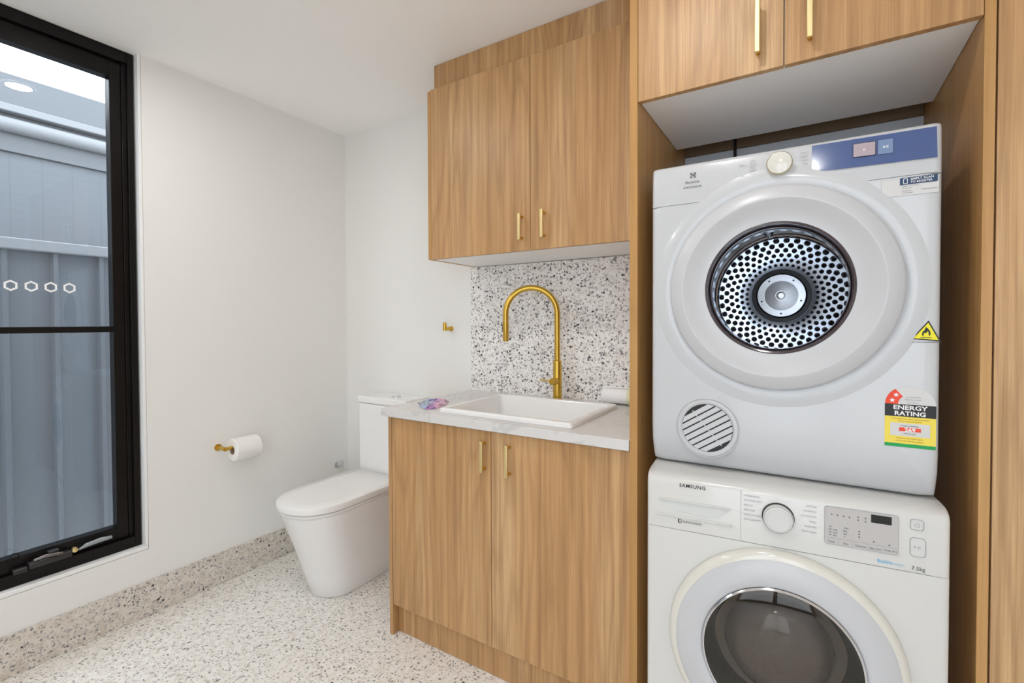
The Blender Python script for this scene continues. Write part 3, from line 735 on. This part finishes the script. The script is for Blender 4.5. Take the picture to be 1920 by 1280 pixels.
def wdoor():
    c = (.298, 0, .480)
    d = lathe('door', [(.2395,.0),(.2405,-.006),(.2390,-.013),(.2345,-.019),(.2290,-.0215),(.2225,-.0225)], M['cream'], wm, 'Y', c, 128)
    lathe('door_ring', [(.2225,-.0220),(.2150,-.0255),(.2000,-.0300),(.1820,-.0320),(.1700,-.0315),(.1640,-.0290),(.1610,-.025)], M['plast'], d, 'Y', c, 128)
    lathe('glass_trim', [(.1625,-.0300),(.1600,-.0330),(.1575,-.0320),(.1560,-.026)], M['chrome'], d, 'Y', c, 128)
    lathe('door_bezel', [(.1575,-.030),(.1540,-.018),(.1440,.020),(.1380,.035),(.1360,.060)], M['rubber'], d, 'Y', c, 128)
    lathe('door_glass', [(.1570,-.0300),(.140,-.0335),(.10,-.0370),(.05,-.0390),(.0001,-.0396)], M['smokeglass'], d, 'Y', c, 128)
    # the bowl bulging inwards, low in the opening
    bm = bmesh.new(); Lathe(bm, [(.139,.040),(.122,.048),(.117,.050),(.112,.040),(.104,.022),(.085,.010),(.055,.003),(.0001,.0)], 'Y', (.298,0,.470), 96)
    finish('glass_bowl', bm, plain('smoked_brown_bowl', (.16,.125,.105), .13, coat=.8), d, smooth=50)
    dm = lathe('drum', [(.172,.03),(.19,.06),(.225,.07),(.228,.40),(.19,.42),(.0001,.425)], M['darksteel'], wm, 'Y', (.298,0,.470), 96)
    return d
wdoor()
for q, r_ in ((.03,.04),(.53,.04),(.03,.47),(.53,.47)): box('foot', q,q+.04,r_,r_+.04,.0005,.012, M['rubber'], wm, .002)

# ------------------------------------------------------------------ dryer
DA = .0142
dx0 = 2.0215
dm = thing('tumble_dryer', 'white vented tumble dryer stacked on the washing machine', 'dryer', (dx0,-.6086,.862), DA)
def lz(z): return z-.862
DW, FZ, DT = .6015, lz(1.5555), lz(1.662)
CX, CZ = 2.3200-dx0, lz(1.3255)
def fdry(x, z):
    e = rnd(min(x, DW-x), .016)
    low = 0
    if z < .085: low = .030*(1-z/.085)**1.6
    return e+low + (rnd(z, .010) if z < .010 else 0)
front_with_hole('dryer_body', 0,DW, .0005,FZ-.0008, CX,CZ,.170, fdry, M['appl'], dm, depth=.55)
fascia('control_fascia', [(0,FZ+.0008),(.001,lz(1.60)),(.004,lz(1.650)),(.007,lz(1.657)),(.013,lz(1.6615)),(.025,lz(1.663))], 0,DW,.55, M['appl'], dm, R=.014)
box('panel_gap', .004,DW-.004, .003,.01, FZ-.0008,FZ+.0008, M['groove'], dm, 0)
lathe('door_surround', [(.292,.0012),(.286,-.0004),(.275,-.0030),(.264,-.0044),(.255,-.0040),(.249,-.0024),(.240,-.0005)], M['appl'], dm, 'Y', (CX,0,CZ), 128)
def ddoor():
    c = (CX,0,CZ)
    d = lathe('door', [(.2400,.0),(.2440,-.006),(.2442,-.013),(.2425,-.0175),(.2390,-.0205),(.2250,-.0275),(.2130,-.0325),(.2105,-.0330),(.2085,-.0322),(.1950,-.0235),(.1780,-.0150),(.1640,-.0105),(.1590,-.0100),(.1575,-.008)], M['plast'], dm, 'Y', c, 160)
    lathe('door_bezel', [(.1588,-.0095),(.1560,-.0120),(.1530,-.0110),(.1500,.004),(.1490,.030),(.1490,.075),(.1540,.090)], M['bronze'], d, 'Y', c, 128)
    lathe('glass_trim', [(.1502,.006),(.1490,.003),(.1478,.005),(.1474,.012)], M['bronze'], d, 'Y', (CX,0,CZ), 128)
    lathe('door_glass', [(.1475,.010),(.135,.016),(.11,.023),(.07,.029),(.03,.0315),(.0001,.032)], M['doorglass'], d, 'Y', c, 96)
ddoor()
lathe('drum', [(.170,.012),(.175,.060),(.205,.075),(.225,.085),(.225,.360),(.215,.372),(.182,.378)], M['drumwall'], dm, 'Y', (CX,0,CZ), 96)
HY = .392
lathe('drum_back', [(.190,HY-.016),(.184,HY-.020),(.181,HY-.014),(.178,HY-.008),(.130,HY),(.088,HY+.006),(.082,HY+.010),(.001,HY+.010)], M['perf'], dm, 'Y', (0,0,0), 128, loc=(CX,0,CZ))
lathe('drum_rim', [(.190,HY-.018),(.186,HY-.026),(.181,HY-.024),(.179,HY-.012)], M['darksteel'], dm, 'Y', (CX,0,CZ), 96)
hb = lathe('drum_hub', [(.084,HY+.008),(.083,HY+.002),(.070,HY+.001),(.069,HY-.004),(.0665,HY-.007)], M['darkplast'], dm, 'Y', (CX,0,CZ), 96)
lathe('hub_plate', [(.0665,HY-.006),(.065,HY-.0085),(.047,HY-.0095),(.0465,HY-.008),(.0455,HY-.008),(.045,HY-.0100),(.016,HY-.0145),(.0155,HY-.013),(.0135,HY-.013),(.013,HY-.016),(.008,HY-.017),(.0075,HY-.015),(.0001,HY-.015)], M['steel'], hb, 'Y', (CX,0,CZ), 96)
for k in range(5):
    a = math.radians(-90+72*k); lathe('hub_screw', [(.0028,HY-.0085),(.0028,HY-.0105),(.0001,HY-.011)], M['darkplast'], hb, 'Y', (CX+.056*math.cos(a),0,CZ+.056*math.sin(a)), 10)
for k in range(3):
    a = math.radians(100+120*k)
    bm = bmesh.new(); u = Vector((math.cos(a),0,math.sin(a))); v = Vector((-math.sin(a),0,math.cos(a)))
    P = [u*.2235+v*.030, u*.200+v*.020, u*.178+v*.004, u*.178-v*.004, u*.200-v*.020, u*.2235-v*.030]
    A = [bm.verts.new(p+Vector((CX,.10,CZ))) for p in P]; Bv = [bm.verts.new(p+Vector((CX,.35,CZ))) for p in P]
    bm.faces.new(A); bm.faces.new(Bv[::-1])
    for i in range(6): bm.faces.new((A[i],Bv[i],Bv[(i+1)%6],A[(i+1)%6]))
    finish('drum_lifter', bm, M['darksteel'], dm, smooth=0, bevel=.004)
# vent grille
vx, vz = 2.1655-dx0, lz(.9695)
vg = lathe('vent_grille', [(.0785,.003),(.0785,-.0005),(.0765,-.0018),(.0745,-.0005),(.0738,.0005),(.0730,-.0015),(.0660,-.0020),(.0620,.0005),(.0612,.0030)], M['plast'], dm, 'Y', (vx,0,vz), 96)
lathe('vent_ring_line', [(.0752,-.0016),(.0740,-.0016)], M['groove'], vg, 'Y', (vx,-.0004,vz), 96)
bm = bmesh.new(); Lathe(bm, [(.0618,-.0004),(.0001,-.0004)], 'Y', (vx,0,vz), 64)
finish('vent_opening', bm, M['blackink'], vg)
bm = bmesh.new(); ang = math.radians(33); u = Vector((math.cos(ang),0,math.sin(ang))); v = Vector((-math.sin(ang),0,math.cos(ang)))
for k in range(-4, 5):
    o0 = k*.0150; w2 = .0057; n = 10
    lo, hi = o0-w2, o0+w2
    if max(abs(lo),abs(hi)) > .0615: continue
    ra = []; 
    for o in (lo, hi):
        h = math.sqrt(.0612**2-o*o); ra.append(h)
    q = [u*-ra[0]+v*lo, u*ra[0]+v*lo, u*ra[1]+v*hi, u*-ra[1]+v*hi]
    A = [bm.verts.new(p+Vector((vx,-.0030 if i < 2 else -.0012,vz))) for i, p in enumerate(q)]; Bv = [bm.verts.new(p+Vector((vx,-.0003,vz))) for p in q]
    bm.faces.new(A); bm.faces.new(Bv[::-1])
    for i in range(4): bm.faces.new((A[i],Bv[i],Bv[(i+1)%4],A[(i+1)%4]))
a1 = math.radians(-50); s_ = Vector((math.cos(a1),0,math.sin(a1))); t_ = Vector((-math.sin(a1),0,math.cos(a1)))
q = [s_*-.055-t_*.0012, s_*.055-t_*.0012, s_*.055+t_*.0012, s_*-.055+t_*.0012]
A = [bm.verts.new(p+Vector((vx,-.0020,vz))) for p in q]; Bv = [bm.verts.new(p+Vector((vx,-.0003,vz))) for p in q]
bm.faces.new(A); bm.faces.new(Bv[::-1]); [bm.faces.new((A[i],Bv[i],Bv[(i+1)%4],A[(i+1)%4])) for i in range(4)]
finish('vent_slats', bm, M['plast'], vg, smooth=0)

# controls
def dX(x): return x-dx0
kb = lathe('programme_knob', [(.0270,.002),(.0268,-.012),(.0255,-.016),(.0245,-.0165),(.0001,-.0168)], M['cream'], dm, 'Y', (dX(2.3265),.0,lz(1.6215)), 56)
lathe('knob_rim', [(.0272,-.010),(.0274,-.013),(.0266,-.0150)], M['palebrass'], kb, 'Y', (dX(2.3265),0,lz(1.6215)), 56)
bm = bmesh.new(); Poly(bm, [(dX(2.392),lz(1.591)),(dX(2.6135),lz(1.5865)),(dX(2.6125),lz(1.6515)),(dX(2.392),lz(1.6535))], -.0016,.006)
for v in bm.verts:
    if v.co.y < 0: v.co.y = -.0016+.004*max(0,(v.co.z-lz(1.60))/.05)
dp = finish('display_panel', bm, M['navy'], dm, smooth=0)
def ysl(z): return -.0016+.004*max(0,(z-lz(1.60))/.05)
bm = bmesh.new(); Poly(bm, [(dX(2.470),lz(1.611)),(dX(2.5095),lz(1.610)),(dX(2.5095),lz(1.6395)),(dX(2.470),lz(1.6405))], -.0022,.004); finish('lcd_window', bm, M['lcdpink'], dp, smooth=0)
outline('lcd_frame', [(dX(2.4695),lz(1.6105)),(dX(2.510),lz(1.6095)),(dX(2.510),lz(1.640)),(dX(2.4695),lz(1.641))], .0012, -.0025,-.0016, M['blackink'], dp)
bm = bmesh.new(); Poly(bm, [(dX(2.5145),lz(1.6095)),(dX(2.5400),lz(1.6090)),(dX(2.5400),lz(1.6395)),(dX(2.5145),lz(1.6400))], -.0022,.004); finish('start_button', bm, plain('pale_blue_button', (.16,.24,.40), .25), dp, smooth=0)
bm = bmesh.new(); zc = lz(1.6240); Poly(bm, [(dX(2.5235),zc-.0028),(dX(2.5235),zc+.0028),(dX(2.5275),zc)], -.0026,-.0021); B(bm, dX(2.5290),dX(2.5298),-.0026,-.0021,zc-.0028,zc+.0028); B(bm, dX(2.5310),dX(2.5318),-.0026,-.0021,zc-.0028,zc+.0028)
finish('start_symbol', bm, M['white'], dp, smooth=0)
lettering('lcd_digit', [('0', .006, dX(2.490), lz(1.6215), 'CENTER')], M['white'], dp, -.0026)
pl = ['Cotton','Synthetic','Mixed','Delicate','Bedding','Sports','Refresh']
pr = ['Extra dry','Cupboard','Iron dry','Timed','Damp','Cool air']
lettering('programme_lettering', [(s, .0036, dX(2.2630), lz(1.6395)-.0080*i, 'LEFT', .8) for i, s in enumerate(pl)], M['paleink'], dm, .0003)
lettering('programme_lettering', [(s, .0036, dX(2.3840), lz(1.6395)-.0088*i, 'RIGHT', .8) for i, s in enumerate(pr)], M['paleink'], dm, .0003)
lettering('option_lettering', [('Dryness', .0036, dX(2.252), lz(1.632), 'RIGHT', .8)], M['paleink'], dm, .0003)
lettering('option_lettering', [('Timed', .0036, dX(2.252), lz(1.605), 'RIGHT', .8)], M['paleink'], dm, .0003)
lettering('brand_lettering', [('Electrolux', .0062, dX(2.1275), lz(1.6080), 'CENTER')], M['ink'], dm, -.0002, bold=.01)
lettering('range_lettering', [('ULTIMATECARE 300', .0048, dX(2.1270), lz(1.5955), 'CENTER', .78)], M['ink'], dm, -.0002)
# emblem: square of corner brackets with a wedge mark inside
ex, ez, q = dX(2.1290), lz(1.6285), .0068; bm = bmesh.new()
for sx in (-1,1):
    for sz in (-1,1):
        x, z = ex+sx*q, ez+sz*q*.9
        B(bm, min(x,x-sx*.0042),max(x,x-sx*.0042),-.0002,.003,min(z,z-sz*.0013),max(z,z-sz*.0013))
        B(bm, min(x,x-sx*.0013),max(x,x-sx*.0013),-.0002,.003,min(z,z-sz*.0040),max(z,z-sz*.0040))
Poly(bm, [(ex-.0036,ez),(ex+.0026,ez+.0036),(ex+.0010,ez),(ex+.0026,ez-.0036)], -.0002,.003)
Poly(bm, [(ex+.0030,ez+.0018),(ex+.0042,ez+.0018),(ex+.0042,ez-.0018),(ex+.0030,ez-.0018)], -.0002,.003)
finish('brand_emblem', bm, M['ink'], dm, smooth=0)

# register sticker (square code area left blank)
def plate(name, x0,x1,z0,z1, mat, par, y=-.0008, th=.0006, r=.003):
    return poly(name, rrect(dX(x0),dX(x1),lz(z0),lz(z1),r), y, y+th, mat, par)
rg = plate('register_sticker', 2.5205,2.6165,1.5135,1.5510, M['labelwhite'], dm, y=-.0006)
outline('sticker_border', rrect(dX(2.5205),dX(2.6165),lz(1.5135),lz(1.5510),.003), .0006, -.0008,-.0004, M['paleink'], rg)
plate('sticker_header', 2.5525,2.6145,1.5365,1.5515, M['labelnavy'], rg, y=-.0010, r=.0015)
lettering('header_lettering', [('SIMPLY SCAN', .0046, dX(2.5700), lz(1.5453), 'LEFT', 1.0), ('TO REGISTER', .0046, dX(2.5700), lz(1.5390), 'LEFT', .95)], M['white'], rg, -.0013, bold=.016)
outline('phone_symbol', rrect(dX(2.5580),dX(2.5655),lz(1.5385),lz(1.5495),.0012), .0010, -.0014,-.0009, M['white'], rg)
lettering('small_print', [('Register your product', .0026, dX(2.5565), lz(1.5325), 'LEFT', .85), ('for warranty', .0026, dX(2.5565), lz(1.5283), 'LEFT', .85), ('Product no.', .0030, dX(2.5565), lz(1.5225), 'LEFT', .8), ('Serial number', .0030, dX(2.5565), lz(1.5180), 'LEFT', .8), ('Terms and conditions', .0026, dX(2.6135), lz(1.5225), 'RIGHT', .8)], M['paleink'], rg, -.0009)

# fire warning sticker
fx, fz_, = dX(2.5975), lz(1.2020)
T = [(fx-.0235, fz_+.0040),(fx+.0250, fz_+.0000),(fx+.0050, fz_+.0440)]
fs = poly('fire_warning_sticker', T, -.0008,.001, M['blackink'], dm)
cxx = sum(p[0] for p in T)/3; czz = sum(p[1] for p in T)/3
poly('warning_field', [(cxx+(x-cxx)*.83, czz+(z-czz)*.83) for x, z in T], -.0011,.0, M['warnyellow'], fs)
fl = [(-.006,.0),(-.0078,.004),(-.0065,.0095),(-.0035,.0125),(-.0022,.0155),(-.001,.0195),(.0025,.0165),(.0058,.0115),(.0072,.0060),(.0065,.0020),(.0045,.0005),(.0052,.0050),(.0035,.0085),(.0022,.0110),(.0008,.0085),(-.0012,.0060),(-.0030,.0078),(-.0048,.0045),(-.0046,.0015)]
bm = bmesh.new(); A = [bm.verts.new((fx+.0015+x*.95, -.0014, fz_+.0105+z)) for x, z in fl]; bm.faces.new(A)
bmesh.ops.triangulate(bm, faces=bm.faces[:]); B(bm, fx-.0080,fx+.0100,-.0014,-.0011,fz_+.0068,fz_+.0080)
finish('flame_symbol', bm, M['blackink'], fs, smooth=0)
lettering('warning_lettering', [('RISK OF FIRE / FLAMMABLE MATERIALS', .0026, fx+.0010, fz_-.0035, 'CENTER', .80)], M['ink'], fs, -.0006)

# energy rating label
el = poly('energy_label', [(dX(2.5305),lz(.9740)),(dX(2.6160),lz(.9720)),(dX(2.6165),lz(1.0650))] + [(dX(2.5738)+.0428*math.cos(math.radians(t)), lz(1.0640)+.0400*math.sin(math.radians(t))) for t in range(0,181,9)] + [(dX(2.5305),lz(1.0640))], -.0008,.001, M['labelwhite'], dm)
bm = bmesh.new(); B(bm, dX(2.5308),dX(2.6165),-.0012,-.0004,lz(1.0385),lz(1.0650)); finish('label_band', bm, M['blackink'], el, smooth=0)
lettering('rating_lettering', [('ENERGY', .0094, dX(2.5735), lz(1.0538), 'CENTER', 1.18), ('RATING', .0094, dX(2.5735), lz(1.0412), 'CENTER', 1.12)], M['white'], el, -.0015, bold=.035)
bm = bmesh.new(); B(bm, dX(2.5308),dX(2.6163),-.0012,-.0004,lz(.9800),lz(1.0383)); finish('yellow_field', bm, M['yellow'], el, smooth=0)
bm = bmesh.new(); B(bm, dX(2.5308),dX(2.6163),-.0012,-.0004,lz(.9725),lz(.9800)); finish('green_strip', bm, M['green'], el, smooth=0)
bm = bmesh.new(); B(bm, dX(2.5405),dX(2.6070),-.0015,-.0010,lz(.9965),lz(1.0245)); finish('white_box', bm, M['labelwhite'], el, smooth=0)
bm = bmesh.new(); B(bm, dX(2.5555),dX(2.5920),-.0018,-.0013,lz(1.0070),lz(1.0150)); finish('red_bar', bm, M['red'], el, smooth=0)
lettering('rating_number', [('269', .0080, dX(2.5740), lz(1.0070), 'CENTER', 1.1)], M['white'], el, -.0021, bold=.04)
lettering('label_small_print', [('Energy consumption', .0026, dX(2.5735), lz(1.0180), 'CENTER'), ('kWh per year', .0026, dX(2.5735), lz(1.0010), 'CENTER')], M['ink'], el, -.0018)
lettering('label_notes', [('When tested in accordance with the standard', .0026, dX(2.5735), lz(1.0325), 'CENTER', .95), ('Actual energy use depends', .0026, dX(2.5735), lz(1.0275), 'CENTER')], M['orange'], el, -.0015)
lettering('label_notes', [('Compare with similar dryers', .0028, dX(2.5735), lz(.9905), 'CENTER'), ('on how you use the appliance', .0028, dX(2.5735), lz(.9850), 'CENTER')], M['orange'], el, -.0015)
cxl, czl = dX(2.5738), lz(1.0650); A0, A1 = 180, 122
pts = [(cxl+.0425*math.cos(math.radians(t)), czl+.0400*math.sin(math.radians(t))) for t in range(180, 121, -6)] + [(cxl+.0205*math.cos(math.radians(t)), czl+.0205*math.sin(math.radians(t))) for t in range(126, 181, 6)]
poly('red_star_sector', pts, -.0012,-.0004, M['red'], el)
for t in (165, 139):
    bm = bmesh.new()
    sx, sz = cxl+.0315*math.cos(math.radians(t)), czl+.0300*math.sin(math.radians(t))
    P = [(sx+(.0052 if k % 2 == 0 else .0023)*math.sin(math.radians(36*k)), sz+(.0052 if k % 2 == 0 else .0023)*math.cos(math.radians(36*k))) for k in range(10)]
    c = bm.verts.new((sx,-.0016,sz)); vv = [bm.verts.new((x,-.0016,z)) for x, z in P]
    for i in range(10): bm.faces.new((c, vv[i], vv[(i+1)%10]))
    finish('rating_star', bm, M['white'], el, smooth=0)
lettering('star_small_print', [('A joint government', .0026, dX(2.5790), lz(1.0800), 'CENTER', .9), ('and industry program', .0026, dX(2.5790), lz(1.0745), 'CENTER', .9), ('The more stars', .0026, dX(2.5790), lz(1.0690), 'CENTER', .9)], M['paleink'], el, -.0011)

# ------------------------------------------------------------------ toilet
def toilet():
    t = thing('toilet', 'white back-to-wall toilet with closed lid beside the oak cabinet', 'toilet', (.48,-.02,0))
    YB = 0.008    # back of the pan, local
    def dloop(hw, yf, z, n=28, yb=YB, k=2.2):
        """D outline: straight sides from the back, superelliptic front"""
        yc = yf+hw*1.12; pts = [(-hw, yb), (-hw, (yb+yc)/2)]
        for i in range(n+1):
            a = PI*i/n; x = -math.cos(a); y = math.sin(a)
            x = math.copysign(abs(x)**(2/k), x); y = abs(y)**(2/k)
            pts.append((hw*x, yc-(yc-yf)*y))
        pts += [(hw, (yb+yc)/2), (hw, yb)]
        return [(x, y, z) for x, y in pts]
    def loft(name, L, mat, par, cap=(True, True), bevel=0):
        bm = bmesh.new(); R = [[bm.verts.new(p) for p in l] for l in L]; n = len(R[0])
        for a, b in zip(R, R[1:]):
            for i in range(n): bm.faces.new((a[i],a[(i+1)%n],b[(i+1)%n],b[i]))
        if cap[0]: bm.faces.new(R[0])
        if cap[1]: bm.faces.new(R[-1])
        return finish(name, bm, mat, par, smooth=40, bevel=bevel)
    loft('pan', [dloop(.120,-.555,.001), dloop(.124,-.560,.006), dloop(.134,-.585,.10), dloop(.150,-.625,.22), dloop(.166,-.668,.34), dloop(.172,-.682,.385), dloop(.173,-.686,.402), dloop(.168,-.682,.408)], M['ceramic'], t)
    loft('seat', [dloop(.170,-.690,.4095,yb=-.165), dloop(.176,-.698,.413,yb=-.165), dloop(.177,-.700,.421,yb=-.165), dloop(.173,-.694,.424,yb=-.165)], M['toiletplast'], t)
    loft('lid', [dloop(.174,-.697,.4255,yb=-.165), dloop(.180,-.704,.429,yb=-.165), dloop(.181,-.706,.446,yb=-.165), dloop(.178,-.703,.454,yb=-.165), dloop(.170,-.693,.458,yb=-.167), dloop(.12,-.64,.4595,yb=-.17)], M['toiletplast'], t)
    box('cistern', -.180,.180, -.150,.016, .409,.812, M['ceramic'], t, .012, 4)
    box('cistern_lid', -.184,.184, -.155,.018, .8135,.850, M['ceramic'], t, .008, 4)
    lathe('flush_button', [(.027,.8505),(.027,.8535),(.025,.8550),(.0001,.8550)], M['chrome'], t, 'Z', (.03,-.07,0), 32)
    return t
toilet()
vl = thing('stop_valve', 'small white stop valve low on the wall behind the toilet', 'valve', (.0005,-.08,.40))
lathe('wall_flange', [(.020,0),(.020,.004),(.010,.008)], M['chrome'], vl, 'X', n=24, cap0=True, cap1=True)
tube('valve_body', [(.008,0,0),(.05,0,0)], .008, M['chrome'], vl)
tube('valve_cap', [(.040,0,.008),(.040,0,.030)], [.010,.008], M['plast'], vl)
tube('supply_hose', [(.046,-.0,-.006),(.06,.01,-.03),(.10,.035,-.06),(.17,.05,-.04)], .005, M['chrome'], vl)

# ------------------------------------------------------------------ paper holder, roll and hook
th = thing('toilet_paper_holder', 'brushed brass toilet paper holder on the window wall', 'holder', (.0005,-.752,.655))
tube('wall_post', [(0,0,0),(.004,0,0),(.0041,0,0),(.070,0,0)], [.0165,.0165,.0095,.0095], M['brass'], th, 24)
tube('arm', [(.066,-.004,0),(.066,.172,0)], .0080, M['brass'], th, 20)
tube('arm_end', [(.066,.168,0),(.066,.174,0)], .0095, M['brass'], th, 20)
tr = thing('toilet_roll', 'white toilet paper roll on the brass holder', 'toilet roll', (.066,-.660,.6430))
bm = bmesh.new(); Lathe(bm, [(.021,-.060),(.050,-.060),(.053,-.057),(.053,.057),(.050,.060),(.021,.060),(.021,-.060)], 'Y', (0,0,0), 64); finish('paper', bm, M['paper'], tr, smooth=40)
lathe('cardboard_core', [(.0208,-.0605),(.0208,.0605)], plain('cardboard', (.42,.32,.22), .9), tr, 'Y', n=40)
hk = thing('robe_hook', 'small brass robe hook on the wall above the toilet', 'hook', (.818,-.0005,1.215))
tube('hook_plate', [(0,0,0),(0,-.006,0)], .013, M['brass'], hk, 24)
tube('hook_peg', [(0,-.005,0),(0,-.048,0)], .0098, M['brass'], hk, 20)
tube('hook_tip', [(0,-.052,-.0098),(0,-.052,.032)], .0095, M['brass'], hk, 20)

# ------------------------------------------------------------------ downlights
spots = [(0.661,-1.231,'near the window'), (.81,-2.42,'in the front left corner'), (2.05,-1.228,'in front of the laundry stack'), (2.42,-2.42,'behind the viewer')]
for k, (x, y, where) in enumerate(spots):
    t = thing('downlight', 'round recessed ceiling downlight '+where, 'ceiling light', (x,y,H), 0, 'ceiling downlights')
    lathe('trim_ring', [(.046,-.0045),(.050,-.006),(.056,-.005),(.058,-.0005)], M['trimwhite'], t, 'Z', n=48)
    bm = bmesh.new(); Lathe(bm, [(.0465,-.0040),(.0001,-.0040)], 'Z', n=40)
    for f in bm.faces: f.normal_update()
    if sum(f.normal.z for f in bm.faces) > 0: bmesh.ops.reverse_faces(bm, faces=bm.faces[:])
    NOFLIP.add('lens'); finish('lens', bm, M['lamp'], t, smooth=0)
